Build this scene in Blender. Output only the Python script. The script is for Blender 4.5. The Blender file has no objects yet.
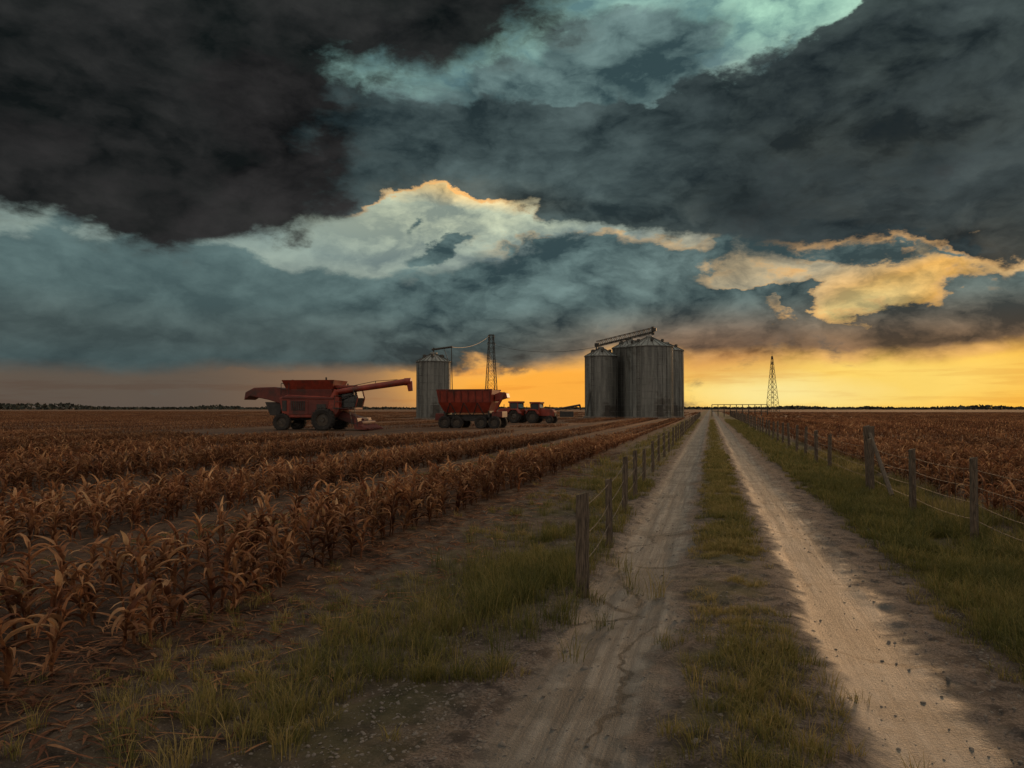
import bpy, math, random, bmesh
import numpy as np
from mathutils import Vector, Matrix, Euler
random.seed(7); rng=np.random.default_rng(11)
scn=bpy.context.scene
scn.view_settings.view_transform='Standard'; scn.view_settings.look='None'; scn.view_settings.exposure=0
YAW=math.radians(15)
F=(-math.sin(YAW),math.cos(YAW),0); R=(math.cos(YAW),math.sin(YAW),0)
# ------------------------------------------------------------ node helpers
def M(nt,op,*a,clamp=False):
    n=nt.nodes.new('ShaderNodeMath'); n.operation=op; n.use_clamp=clamp
    for i,v in enumerate(a):
        if isinstance(v,(int,float)): n.inputs[i].default_value=v
        else: nt.links.new(v,n.inputs[i])
    return n.outputs[0]
def VM(nt,op,*a):
    n=nt.nodes.new('ShaderNodeVectorMath'); n.operation=op
    for i,v in enumerate(a):
        if isinstance(v,(tuple,list)): n.inputs[i].default_value=v
        else: nt.links.new(v,n.inputs[i])
    return n.outputs['Value'] if op in('DOT_PRODUCT','LENGTH') else n.outputs[0]
def SS(nt,x,lo,hi,o0=0.0,o1=1.0,lin=False):
    n=nt.nodes.new('ShaderNodeMapRange'); n.interpolation_type='LINEAR' if lin else 'SMOOTHSTEP'
    nt.links.new(x,n.inputs[0])
    for i,v in zip((1,2,3,4),(lo,hi,o0,o1)): n.inputs[i].default_value=v
    return n.outputs[0]
def MIX(nt,f,a,b,mode='MIX'):
    n=nt.nodes.new('ShaderNodeMix'); n.data_type='RGBA'; n.blend_type=mode
    for i,v in ((0,f),(6,a),(7,b)):
        if isinstance(v,(int,float)): n.inputs[i].default_value=v
        elif isinstance(v,(tuple,list)): n.inputs[i].default_value=(v[0],v[1],v[2],1)
        else: nt.links.new(v,n.inputs[i])
    return n.outputs[2]
def NOISE(nt,vec,scale,detail=4,rough=.5,dist=0,out='Fac'):
    n=nt.nodes.new('ShaderNodeTexNoise'); 
    if vec is not None: nt.links.new(vec,n.inputs['Vector'])
    n.inputs['Scale'].default_value=scale; n.inputs['Detail'].default_value=detail
    n.inputs['Roughness'].default_value=rough; n.inputs['Distortion'].default_value=dist
    return n.outputs[out]
def RAMP(nt,x,stops):
    n=nt.nodes.new('ShaderNodeValToRGB'); nt.links.new(x,n.inputs[0]); e=n.color_ramp.elements
    while len(e)<len(stops): e.new(.5)
    for k,(p,c) in enumerate(stops): e[k].position=p; e[k].color=(c[0],c[1],c[2],1)
    return n.outputs[0]
def XYZ(nt,x,y,z):
    n=nt.nodes.new('ShaderNodeCombineXYZ')
    for i,v in enumerate((x,y,z)):
        if isinstance(v,(int,float)): n.inputs[i].default_value=v
        else: nt.links.new(v,n.inputs[i])
    return n.outputs[0]
def SEP(nt,v):
    n=nt.nodes.new('ShaderNodeSeparateXYZ'); nt.links.new(v,n.inputs[0]); return n.outputs
# ------------------------------------------------------------ WORLD
SUN_AZ=math.radians(14); SUN_EL=math.radians(9)   # az measured clockwise from +Y
def build_world():
    w=bpy.data.worlds.new("World"); scn.world=w; w.use_nodes=True; nt=w.node_tree
    try: w.cycles.sampling_method='NONE'
    except Exception as ex: print(ex)
    for n in list(nt.nodes): nt.nodes.remove(n)
    tc=nt.nodes.new('ShaderNodeTexCoord'); d=tc.outputs['Generated']
    x,y,z=SEP(nt,d)
    df=VM(nt,'DOT_PRODUCT',d,F); dr=VM(nt,'DOT_PRODUCT',d,R)
    A=M(nt,'MULTIPLY',M(nt,'ARCTAN2',dr,df),57.2958)
    E=M(nt,'MULTIPLY',M(nt,'ARCSINE',z),57.2958)
    q=VM(nt,'MULTIPLY',d,(1,1,1.9))
    nW=VM(nt,'SUBTRACT',NOISE(nt,q,2.9,8,.60,out='Color'),(.5,.5,.5))
    AE=XYZ(nt,A,E,0)
    P=VM(nt,'ADD',AE,VM(nt,'MULTIPLY',nW,(19,12,0)))
    Ps=VM(nt,'ADD',AE,VM(nt,'MULTIPLY',nW,(8,4.5,0)))
    def blob(P,u,v,ru,rv,rot=0):
        a=math.atan((u-512)/740); el=math.atan((408-v)/740*math.cos(a))
        mp=nt.nodes.new('ShaderNodeMapping'); mp.vector_type='TEXTURE'
        mp.inputs['Location'].default_value=(math.degrees(a),math.degrees(el),0)
        mp.inputs['Rotation'].default_value=(0,0,math.radians(rot))
        mp.inputs['Scale'].default_value=(ru*.0774*math.cos(a)**2,rv*.0774*math.cos(a),1)
        nt.links.new(P,mp.inputs['Vector'])
        g=nt.nodes.new('ShaderNodeTexGradient'); g.gradient_type='SPHERICAL'; nt.links.new(mp.outputs[0],g.inputs[0])
        return g.outputs['Fac']
    def dens(P,start,blobs):
        acc=start
        for b in blobs: acc=M(nt,'MULTIPLY_ADD',blob(P,*b[:5]),b[5],acc)
        return acc
    qw=VM(nt,'ADD',q,VM(nt,'MULTIPLY',nW,(.16,.16,.14)))
    n1=NOISE(nt,qw,4.6,9,.60); n2=NOISE(nt,VM(nt,'ADD',qw,(R[0]*.02,R[1]*.02,-.045)),4.6,6,.58)
    n3=NOISE(nt,VM(nt,'ADD',qw,(-R[0]*.012,-R[1]*.012,.035)),4.6,6,.58)
    nb=NOISE(nt,qw,8.5,6,.55)
    bil=M(nt,'SUBTRACT',M(nt,'MULTIPLY',M(nt,'ABSOLUTE',M(nt,'SUBTRACT',nb,.5)),2.0),.17)
    wx=SEP(nt,nW)[2]
    rel=M(nt,'ADD',M(nt,'MULTIPLY_ADD',M(nt,'SUBTRACT',n1,n2),2.7,.40),M(nt,'MULTIPLY_ADD',wx,1.3,M(nt,'MULTIPLY',bil,.9)),clamp=True)
    relt=M(nt,'ADD',M(nt,'MULTIPLY_ADD',M(nt,'SUBTRACT',n1,n3),3.4,.42),M(nt,'MULTIPLY_ADD',wx,1.0,M(nt,'MULTIPLY',bil,1.5)),clamp=True)
    # softer stratus relief on the far left
    soft=M(nt,'MULTIPLY',SS(nt,A,-4,-18),.6)
    relt=M(nt,'ADD',M(nt,'MULTIPLY',relt,M(nt,'SUBTRACT',1.0,soft)),M(nt,'MULTIPLY',soft,.42))
    sky=nt.nodes.new('ShaderNodeTexSky'); sky.sky_type='NISHITA'; sky.sun_disc=False
    sky.sun_elevation=SUN_EL; sky.sun_rotation=SUN_AZ
    en=M(nt,'DIVIDE',SEP(nt,Ps)[1],40.0,clamp=True)
    B=RAMP(nt,en,[(0,(.86,.36,.05)),(.06,(.92,.42,.06)),(.11,(.60,.32,.12)),(.19,(.19,.22,.19)),(.33,(.26,.35,.32)),(.48,(.18,.30,.28)),(.7,(.22,.42,.38)),(1,(.20,.34,.33))])
    B=MIX(nt,.02,B,sky.outputs[0],'ADD')
    leftf=SS(nt,A,3,-14); low=SS(nt,E,7,3)
    B=MIX(nt,M(nt,'MULTIPLY',M(nt,'MULTIPLY',leftf,low),.96),B,MIX(nt,SS(nt,A,-6,-26),(.26,.150,.085),(.080,.074,.068)))
    for b,c,k in [((450,208,220,50,0),(.55,.62,.48),1.5),((470,190,150,18,-3),(.95,.66,.28),1.1),
                  ((740,265,170,50,0),(.50,.40,.25),1.1),((915,290,160,50,10),(.95,.52,.14),1.5),((850,312,100,20,20),(1.0,.74,.30),1.4),
                  ((880,380,440,70,0),(1.0,.50,.055),2.6),((560,386,170,40,0),(1.0,.43,.055),1.7),((820,376,260,44,0),(1.0,.68,.15),1.9),((780,388,120,26,0),(1.0,.80,.30),1.3),((720,340,130,44,0),(.75,.34,.10),1.3),((780,5,130,50,0),(.38,.66,.55),1.6)]:
        B=MIX(nt,M(nt,'MULTIPLY',blob(Ps,*b),k,clamp=True),B,c)
    B=MIX(nt,SS(nt,E,2.6,6.0,.06,.95),B,MIX(nt,1.0,B,MIX(nt,relt,(.38,.42,.47),(1.45,1.38,1.22)),'MULTIPLY'))
    stv=NOISE(nt,XYZ(nt,M(nt,'MULTIPLY',A,.10),M(nt,'MULTIPLY',E,1.1),3.0),1.0,5,.6)
    B=MIX(nt,M(nt,'MULTIPLY',M(nt,'MULTIPLY',SS(nt,stv,.50,.64),SS(nt,E,5.0,3.0)),.28),B,MIX(nt,1.0,B,(.75,.50,.42),'MULTIPLY'))
    Ew=SEP(nt,Ps)[1]
    nn=M(nt,'MULTIPLY_ADD',M(nt,'SUBTRACT',n1,.5),2.5,M(nt,'MULTIPLY',bil,.55))
    band=M(nt,'MULTIPLY',SS(nt,Ew,2.1,3.6),SS(nt,Ew,10,5.5))
    D1=M(nt,'MULTIPLY_ADD',band,.60,nn)
    D1=dens(P,D1,[(60,300,430,88,0,1.8),(350,312,260,72,0,1.4),(590,285,125,86,-12,1.8),(650,322,170,34,0,.8),(975,325,170,44,8,1.7),(880,340,240,18,0,.7),
                  (450,242,50,13,15,1.1),(80,262,60,14,0,.5),(715,296,50,10,0,1.0),(805,305,28,12,0,1.0),(770,298,30,9,0,.7),
                  (480,120,280,80,5,1.05),(630,70,120,50,0,.4),(410,218,24,11,30,.8),(450,207,200,30,0,-.7),(890,290,100,22,10,-.5),(740,340,120,30,0,-.65),
                  (850,262,100,22,-6,1.1),(950,270,90,20,8,1.0),(720,262,60,16,0,.6)])
    E2=M(nt,'ADD',E,M(nt,'MULTIPLY',SEP(nt,nW)[1],4.5))
    E3=M(nt,'SUBTRACT',E2,M(nt,'MULTIPLY',SS(nt,A,-4,10),1.25))
    a1=M(nt,'MULTIPLY',SS(nt,D1,.16,.52),SS(nt,E3,2.2,3.7))
    c1=MIX(nt,relt,(.020,.038,.044),(.120,.185,.186))
    c1=MIX(nt,1.0,c1,MIX(nt,SS(nt,E,3,13),(.80,.80,.80),(1.6,1.6,1.55)),'MULTIPLY')
    c1=MIX(nt,M(nt,'MULTIPLY',M(nt,'MULTIPLY',SS(nt,A,-4,16),SS(nt,E,8.5,3.2)),.75),c1,MIX(nt,relt,(.075,.045,.030),(.42,.195,.075)))
    out=MIX(nt,M(nt,'MULTIPLY',a1,.96),B,c1)
    rim1=M(nt,'MULTIPLY',M(nt,'MULTIPLY',a1,M(nt,'SUBTRACT',1.0,a1)),relt)
    rimmask=M(nt,'ADD',blob(Ps,840,310,360,110,0),blob(Ps,600,235,140,50,0),clamp=True)
    out=MIX(nt,M(nt,'MULTIPLY',M(nt,'MULTIPLY',rim1,rimmask),4.6,clamp=True),out,(1.0,.55,.17))
    D2=dens(P,nn,[(500,152,260,60,-4,1.35),(700,160,290,88,-3,1.7),(900,115,260,125,12,1.6),(1010,60,220,170,0,1.5),(975,240,200,44,-5,1.4),
                  (300,140,170,85,0,1.0),(775,0,140,56,0,-2.1),(610,62,150,40,0,-1.3),(530,105,120,26,0,-.5),(880,294,120,26,0,-.6),(440,208,170,24,0,-.8),(640,8,70,50,0,-1.2)])
    a2=SS(nt,D2,.18,.54)
    c2=MIX(nt,rel,(.017,.029,.033),(.105,.150,.150))
    c2=MIX(nt,SS(nt,A,3,22),c2,MIX(nt,rel,(.009,.014,.017),(.062,.082,.084)))
    out=MIX(nt,M(nt,'MULTIPLY',a2,.97),out,c2)
    rim2=M(nt,'MULTIPLY',M(nt,'MULTIPLY',a2,M(nt,'SUBTRACT',1.0,a2)),rel)
    rm2=M(nt,'ADD',blob(Ps,450,192,160,28,0),M(nt,'ADD',blob(Ps,645,20,70,40,0),blob(Ps,910,262,190,44,0)),clamp=True)
    out=MIX(nt,M(nt,'MULTIPLY',M(nt,'MULTIPLY',rim2,rm2),7.0,clamp=True),out,(1.0,.54,.18))
    D3=dens(P,M(nt,'MULTIPLY',nn,.7),[(10,70,440,190,0,1.5),(340,15,350,110,12,1.3),(120,178,290,54,-3,.8),(270,120,140,100,0,.5)])
    a3=SS(nt,D3,.18,.62)
    c3=MIX(nt,rel,(.0035,.004,.0045),(.031,.029,.029))
    out=MIX(nt,M(nt,'MULTIPLY',a3,.985),out,c3)
    unseen_fill=M(nt,'MAXIMUM',SS(nt,df,.45,-.2),SS(nt,E,36,56))  # unseen sky behind camera and overhead, brightened as fill light for the foreground
    out=MIX(nt,unseen_fill,out,MIX(nt,rel,(.33,.28,.23),(.94,.81,.65)))
    out=MIX(nt,SS(nt,E,0,-1.0),out,(.03,.025,.02))
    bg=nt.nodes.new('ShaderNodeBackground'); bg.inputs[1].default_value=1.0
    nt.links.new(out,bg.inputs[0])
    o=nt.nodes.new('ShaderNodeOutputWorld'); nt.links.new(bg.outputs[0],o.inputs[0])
build_world()
ld=bpy.data.lights.new('sun','SUN'); ld.energy=1.35; ld.angle=math.radians(7); ld.color=(1,.58,.28)
lo=bpy.data.objects.new('sun',ld); scn.collection.objects.link(lo)
sd=Vector((math.sin(SUN_AZ)*math.cos(SUN_EL),math.cos(SUN_AZ)*math.cos(SUN_EL),math.sin(SUN_EL)))
lo.rotation_euler=sd.to_track_quat('Z','Y').to_euler()
cam=bpy.data.cameras.new('camera'); co=bpy.data.objects.new('camera',cam); scn.collection.objects.link(co)
co.location=(0,0,1.7); co.rotation_euler=(math.radians(90+1.86),0,YAW); cam.lens=26.02; cam.sensor_width=36; cam.clip_start=.05; cam.clip_end=9000
scn.camera=co
# ------------------------------------------------------------ numpy noise
def vn(x,y,s=0):
    x=np.asarray(x,float);y=np.asarray(y,float)
    xi=np.floor(x);yi=np.floor(y);fx=x-xi;fy=y-yi
    fx=fx*fx*(3-2*fx);fy=fy*fy*(3-2*fy)
    def h(a,b):
        t=np.sin(a*127.1+b*311.7+s*74.7)*43758.5453
        return t-np.floor(t)
    return (h(xi,yi)*(1-fx)+h(xi+1,yi)*fx)*(1-fy)+(h(xi,yi+1)*(1-fx)+h(xi+1,yi+1)*fx)*fy
def fbm(x,y,s=0,o=4):
    a=0;w=.5;t=0
    for i in range(o):
        a=a+w*vn(x*2**i+i*17.3,y*2**i+i*9.1,s+i);t+=w;w*=.5
    return a/t
def H(x,y):
    x=np.asarray(x,float);y=np.asarray(y,float)
    near=np.clip(1-(np.abs(y)-60)/80,0,1)*np.clip(1-(np.abs(x)-50)/60,0,1)
    wob=.10*(fbm(y*.25,y*0+2.2,71,3)-.5)
    tr=np.exp(-((x+.75+wob)/.36)**4)+np.exp(-((x-1.05+wob)/.33)**4)
    off=1-np.clip(tr,0,1)
    z=.06*(fbm(x*.35,y*.35,3)-.5)+off*.055*(fbm(x*2.2,y*2.2,5)-.5)+off*.028*(vn(x*9,y*9,8)-.5)
    z=z+(1-off)*.008*(fbm(x*7,y*.8,15,3)-.5)
    z=z-.045*tr+.035*np.exp(-((x-.15)/.35)**2)
    z=z-.10*np.exp(-((x-3.0)/.7)**2)-.07*np.exp(-((x+2.4)/.9)**2)
    z=z+.02*np.clip((-x-3.4)/.5,0,1)*np.cos((x+4.0)/.72*2*np.pi)
    return z*near
# ------------------------------------------------------------ materials
def newmat(name):
    m=bpy.data.materials.new(name); m.use_nodes=True; nt=m.node_tree
    b=nt.nodes['Principled BSDF']; return m,nt,b
def bump(nt,b,h,s,d=.02):
    n=nt.nodes.new('ShaderNodeBump'); n.inputs['Strength'].default_value=s; n.inputs['Distance'].default_value=d
    nt.links.new(h,n.inputs['Height']); nt.links.new(n.outputs[0],b.inputs['Normal'])
def ground_mat():
    m,nt,b=newmat('ground_soil')
    g=nt.nodes.new('ShaderNodeNewGeometry'); P=g.outputs['Position']
    x,y,z=SEP(nt,P)
    n_lo=NOISE(nt,P,.9,4,.6); n_mid=NOISE(nt,P,5,5,.65); n_hi=NOISE(nt,P,60,4,.7); n_f=NOISE(nt,P,210,2,.6)
    st=NOISE(nt,VM(nt,'MULTIPLY',P,(11,.35,1)),1.0,5,.62)
    xw=M(nt,'ADD',x,M(nt,'ADD',M(nt,'MULTIPLY',M(nt,'SUBTRACT',n_lo,.5),.55),M(nt,'MULTIPLY',M(nt,'SUBTRACT',n_mid,.5),.34)))
    tL=SS(nt,M(nt,'ABSOLUTE',M(nt,'ADD',xw,.72)),.56,.24); tR=SS(nt,M(nt,'ABSOLUTE',M(nt,'SUBTRACT',xw,1.07)),.48,.20)
    tr=M(nt,'MAXIMUM',tL,tR)
    onroad=SS(nt,M(nt,'ABSOLUTE',M(nt,'SUBTRACT',xw,.10)),1.95,1.45)
    soil=MIX(nt,SS(nt,n_mid,.3,.7),(.030,.021,.017),(.135,.098,.074))
    vo=nt.nodes.new('ShaderNodeTexVoronoi'); vo.inputs['Scale'].default_value=34; nt.links.new(P,vo.inputs['Vector'])
    spk=M(nt,'MULTIPLY',SS(nt,vo.outputs['Distance'],.36,.10),SS(nt,n_hi,.42,.58))
    soil=MIX(nt,spk,soil,(.20,.165,.14))
    gravel=MIX(nt,SS(nt,n_hi,.3,.7),(.050,.038,.033),(.225,.172,.146))
    gravel=MIX(nt,SS(nt,n_mid,.52,.40),gravel,(.052,.039,.034))
    col=MIX(nt,onroad,soil,gravel)
    gz=M(nt,'MAXIMUM',M(nt,'MULTIPLY',SS(nt,xw,1.8,2.3),SS(nt,xw,4.3,3.9)),M(nt,'MULTIPLY',M(nt,'MULTIPLY',SS(nt,xw,-1.2,-1.7),SS(nt,xw,-3.6,-2.5)),.8))
    gz=M(nt,'MAXIMUM',gz,M(nt,'MULTIPLY',SS(nt,M(nt,'ABSOLUTE',M(nt,'SUBTRACT',xw,.17)),.45,.2),.9))
    gz=M(nt,'MULTIPLY',gz,M(nt,'MAXIMUM',SS(nt,n_lo,.45,.60),SS(nt,y,9,26)))
    col=MIX(nt,M(nt,'MULTIPLY',gz,.8),col,MIX(nt,n_mid,(.032,.032,.012),(.120,.104,.040)))
    fl=M(nt,'MAXIMUM',SS(nt,xw,-3.3,-4.0),SS(nt,xw,4.0,4.6))
    fs=NOISE(nt,VM(nt,'MULTIPLY',P,(1.4,.02,1)),1.0,4,.65)
    fsoil=MIX(nt,SS(nt,n_mid,.3,.7),(.030,.018,.013),(.115,.068,.044))
    ffar=MIX(nt,SS(nt,fs,.35,.65),(.050,.025,.015),(.19,.090,.044))
    col=MIX(nt,fl,col,MIX(nt,SS(nt,y,20,80),fsoil,ffar))
    tc=MIX(nt,SS(nt,st,.32,.68),(.072,.066,.061),(.205,.194,.180))
    tc=MIX(nt,M(nt,'MULTIPLY',SS(nt,n_mid,.46,.64),.65),tc,(.082,.072,.064))
    tc=MIX(nt,M(nt,'MULTIPLY',SS(nt,n_f,.35,.65),.3),tc,(.07,.062,.056))
    tc=MIX(nt,M(nt,'MULTIPLY',SS(nt,n_lo,.49,.60),.6),tc,(.048,.043,.039))
    wv=VM(nt,'ADD',P,VM(nt,'MULTIPLY',NOISE(nt,P,1.3,4,.55,out='Color'),(.8,.8,0)))
    vc=nt.nodes.new('ShaderNodeTexVoronoi'); vc.feature='DISTANCE_TO_EDGE'; vc.inputs['Scale'].default_value=.45; nt.links.new(wv,vc.inputs['Vector'])
    crack=M(nt,'MULTIPLY',SS(nt,vc.outputs['Distance'],.013,.004),SS(nt,n_lo,.38,.46))
    col=MIX(nt,tr,col,tc)
    crk=M(nt,'MULTIPLY',crack,M(nt,'MULTIPLY',tr,.85)); col=MIX(nt,crk,col,(.022,.018,.015))
    nt.links.new(col,b.inputs['Base Color'])
    nt.links.new(SS(nt,tr,0,1,.95,.58),b.inputs['Roughness']); b.inputs['Specular IOR Level'].default_value=.3
    hh=M(nt,'MULTIPLY',M(nt,'ADD',n_hi,n_mid),M(nt,'MULTIPLY_ADD',tr,-.72,1.0))
    hh=M(nt,'ADD',hh,M(nt,'ADD',M(nt,'MULTIPLY',n_f,.15),M(nt,'MULTIPLY',st,M(nt,'MULTIPLY',tr,.45))))
    bump(nt,b,hh,.9,.035)
    return m
GM=ground_mat()
def simple(name,c1,c2,scale=5,rough=.6,metal=0,stretch=(1,1,1),bmp=.2,bd=.01,detail=5,c3=None):
    m,nt,b=newmat(name)
    tc=nt.nodes.new('ShaderNodeTexCoord'); v=VM(nt,'MULTIPLY',tc.outputs['Object'],stretch)
    n=NOISE(nt,v,scale,detail,.65); col=MIX(nt,SS(nt,n,.35,.65),c1,c2)
    if c3: col=MIX(nt,SS(nt,NOISE(nt,tc.outputs['Object'],scale*.37,5,.7),.50,.64),col,c3)
    nt.links.new(col,b.inputs['Base Color']); b.inputs['Roughness'].default_value=rough; b.inputs['Metallic'].default_value=metal
    if bmp: bump(nt,b,n,bmp,bd)
    return m
WOOD=simple('weathered_wood',(.030,.021,.016),(.15,.112,.080),14,.9,0,(6,6,.5),.9,.012)
WIRE=simple('rusty_wire',(.06,.048,.038),(.13,.108,.09),30,.7,.3,bmp=0)
RED=simple('worn_red_paint',(.16,.019,.010),(.26,.036,.018),1.6,.5,0,bmp=.05,c3=(.090,.024,.015))
DRED=simple('dark_red_paint',(.080,.012,.009),(.13,.020,.013),1.6,.55,0,bmp=.05,c3=(.042,.016,.012))
BLK=simple('black_steel',(.012,.012,.013),(.035,.032,.03),3,.6)
TYRE=simple('tyre_rubber',(.012,.011,.011),(.03,.026,.023),5,.9)
RIM=simple('wheel_rim_paint',(.035,.03,.025),(.07,.055,.042),4,.6)
GLASS=simple('cab_glass',(.01,.014,.016),(.02,.026,.028),1,.12,0,bmp=0)
STEEL=simple('galvanised_steel',(.10,.108,.106),(.20,.21,.20),.45,.55,.25,(4,4,.35),.1,.02,c3=(.068,.064,.057))
ROOF=simple('silo_roof_steel',(.12,.13,.13),(.22,.23,.22),.6,.5,.3,bmp=.05)
DSTEEL=simple('dark_steel',(.035,.035,.033),(.07,.066,.06),1,.6,.4,bmp=0)
STONE=simple('pebble_stone',(.07,.060,.053),(.22,.19,.165),8,.9,0)
def leafmat(name,stops,transl=.35,rough=.7,rowvar=False):
    m,nt,b=newmat(name)
    at=nt.nodes.new('ShaderNodeAttribute'); at.attribute_name='tint'
    oi=nt.nodes.new('ShaderNodeObjectInfo')
    g=nt.nodes.new('ShaderNodeNewGeometry')
    n=NOISE(nt,g.outputs['Position'],22,2,.6)
    f=M(nt,'ADD',M(nt,'MULTIPLY',at.outputs['Fac'],.75),M(nt,'ADD',M(nt,'MULTIPLY',oi.outputs['Random'],.25),M(nt,'MULTIPLY',M(nt,'SUBTRACT',n,.5),.5)),clamp=True)
    c=RAMP(nt,f,stops)
    if rowvar:
        rv=NOISE(nt,VM(nt,'MULTIPLY',g.outputs['Position'],(.85,.02,0)),1.0,3,.7)
        c=MIX(nt,1.0,c,MIX(nt,SS(nt,rv,.36,.62),(.40,.36,.34),(1.15,1.12,1.1)),'MULTIPLY')
    nt.links.new(c,b.inputs['Base Color']); b.inputs['Roughness'].default_value=rough
    b.inputs['Specular IOR Level'].default_value=.3
    t=nt.nodes.new('ShaderNodeBsdfTranslucent'); nt.links.new(c,t.inputs[0])
    ms=nt.nodes.new('ShaderNodeMixShader'); ms.inputs[0].default_value=transl
    nt.links.new(b.outputs[0],ms.inputs[1]); nt.links.new(t.outputs[0],ms.inputs[2])
    nt.links.new(ms.outputs[0],nt.nodes['Material Output'].inputs[0])
    return m
CORN=leafmat('dry_corn_leaf',[(0,(.055,.020,.011)),(.35,(.18,.072,.036)),(.65,(.36,.180,.088)),(1,(.58,.37,.20))],rowvar=True)
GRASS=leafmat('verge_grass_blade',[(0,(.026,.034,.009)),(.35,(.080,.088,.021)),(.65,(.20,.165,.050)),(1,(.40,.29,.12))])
TREEM=simple('distant_foliage',(.012,.016,.012),(.03,.035,.025),.2,.9,bmp=0)
# ------------------------------------------------------------ mesh helpers
def npmesh(name,v,f4,mat,tint=None,smooth=False,link=True):
    me=bpy.data.meshes.new(name)
    v=np.asarray(v,np.float32); f4=np.asarray(f4,np.int32)
    nf=len(f4); k=f4.shape[1]
    me.vertices.add(len(v)); me.vertices.foreach_set('co',v.ravel())
    me.loops.add(nf*k); me.loops.foreach_set('vertex_index',f4.ravel())
    me.polygons.add(nf); me.polygons.foreach_set('loop_start',np.arange(nf,dtype=np.int32)*k)
    me.polygons.foreach_set('loop_total',np.full(nf,k,np.int32))
    if smooth: me.polygons.foreach_set('use_smooth',np.ones(nf,bool))
    if tint is not None:
        a=me.attributes.new('tint','FLOAT','POINT'); a.data.foreach_set('value',np.asarray(tint,np.float32))
    me.update(calc_edges=True); me.validate()
    me.materials.append(mat)
    o=bpy.data.objects.new(name,me)
    if link: scn.collection.objects.link(o)
    return o
def grid(name,xs,ys,zf,mat):
    X,Y=np.meshgrid(xs,ys); Z=zf(X,Y)
    v=np.stack([X,Y,Z],-1).reshape(-1,3); nx=len(xs); ny=len(ys)
    i=np.arange(nx-1)[None,:]+nx*np.arange(ny-1)[:,None]
    f=np.stack([i,i+1,i+1+nx,i+nx],-1).reshape(-1,4)
    return npmesh(name,v,f,mat,smooth=True)
def graded(a,b,step,lo,hi,g=1.07):
    mid=list(np.arange(a,b+1e-6,step)); s=step; p=mid[-1]
    while p<hi: s*=g; p+=s; mid.append(p)
    s=step; p=mid[0]; left=[]
    while p>lo: s*=g; p-=s; left.append(p)
    return np.array(left[::-1]+mid)
XS=graded(-7,5,.05,-3500,3500,1.06); YS=graded(1,16,.05,-200,5000,1.03)
i0=np.argmin(abs(XS+1.78)); i1=np.argmin(abs(XS-2.18)); xa,xb=XS[i0],XS[i1]
def gz(X,Y):
    inside=np.clip(np.minimum(X-xa,xb-X)/.12,0,1)*(Y<420)
    return H(X,Y)-.035*inside
grid('ground',XS,YS,gz,GM)
ry=YS[(YS>-20)&(YS<420)]
grid('dirt_road',XS[i0:i1+1],ry,lambda X,Y:H(X,Y)+.004,GM)

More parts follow.
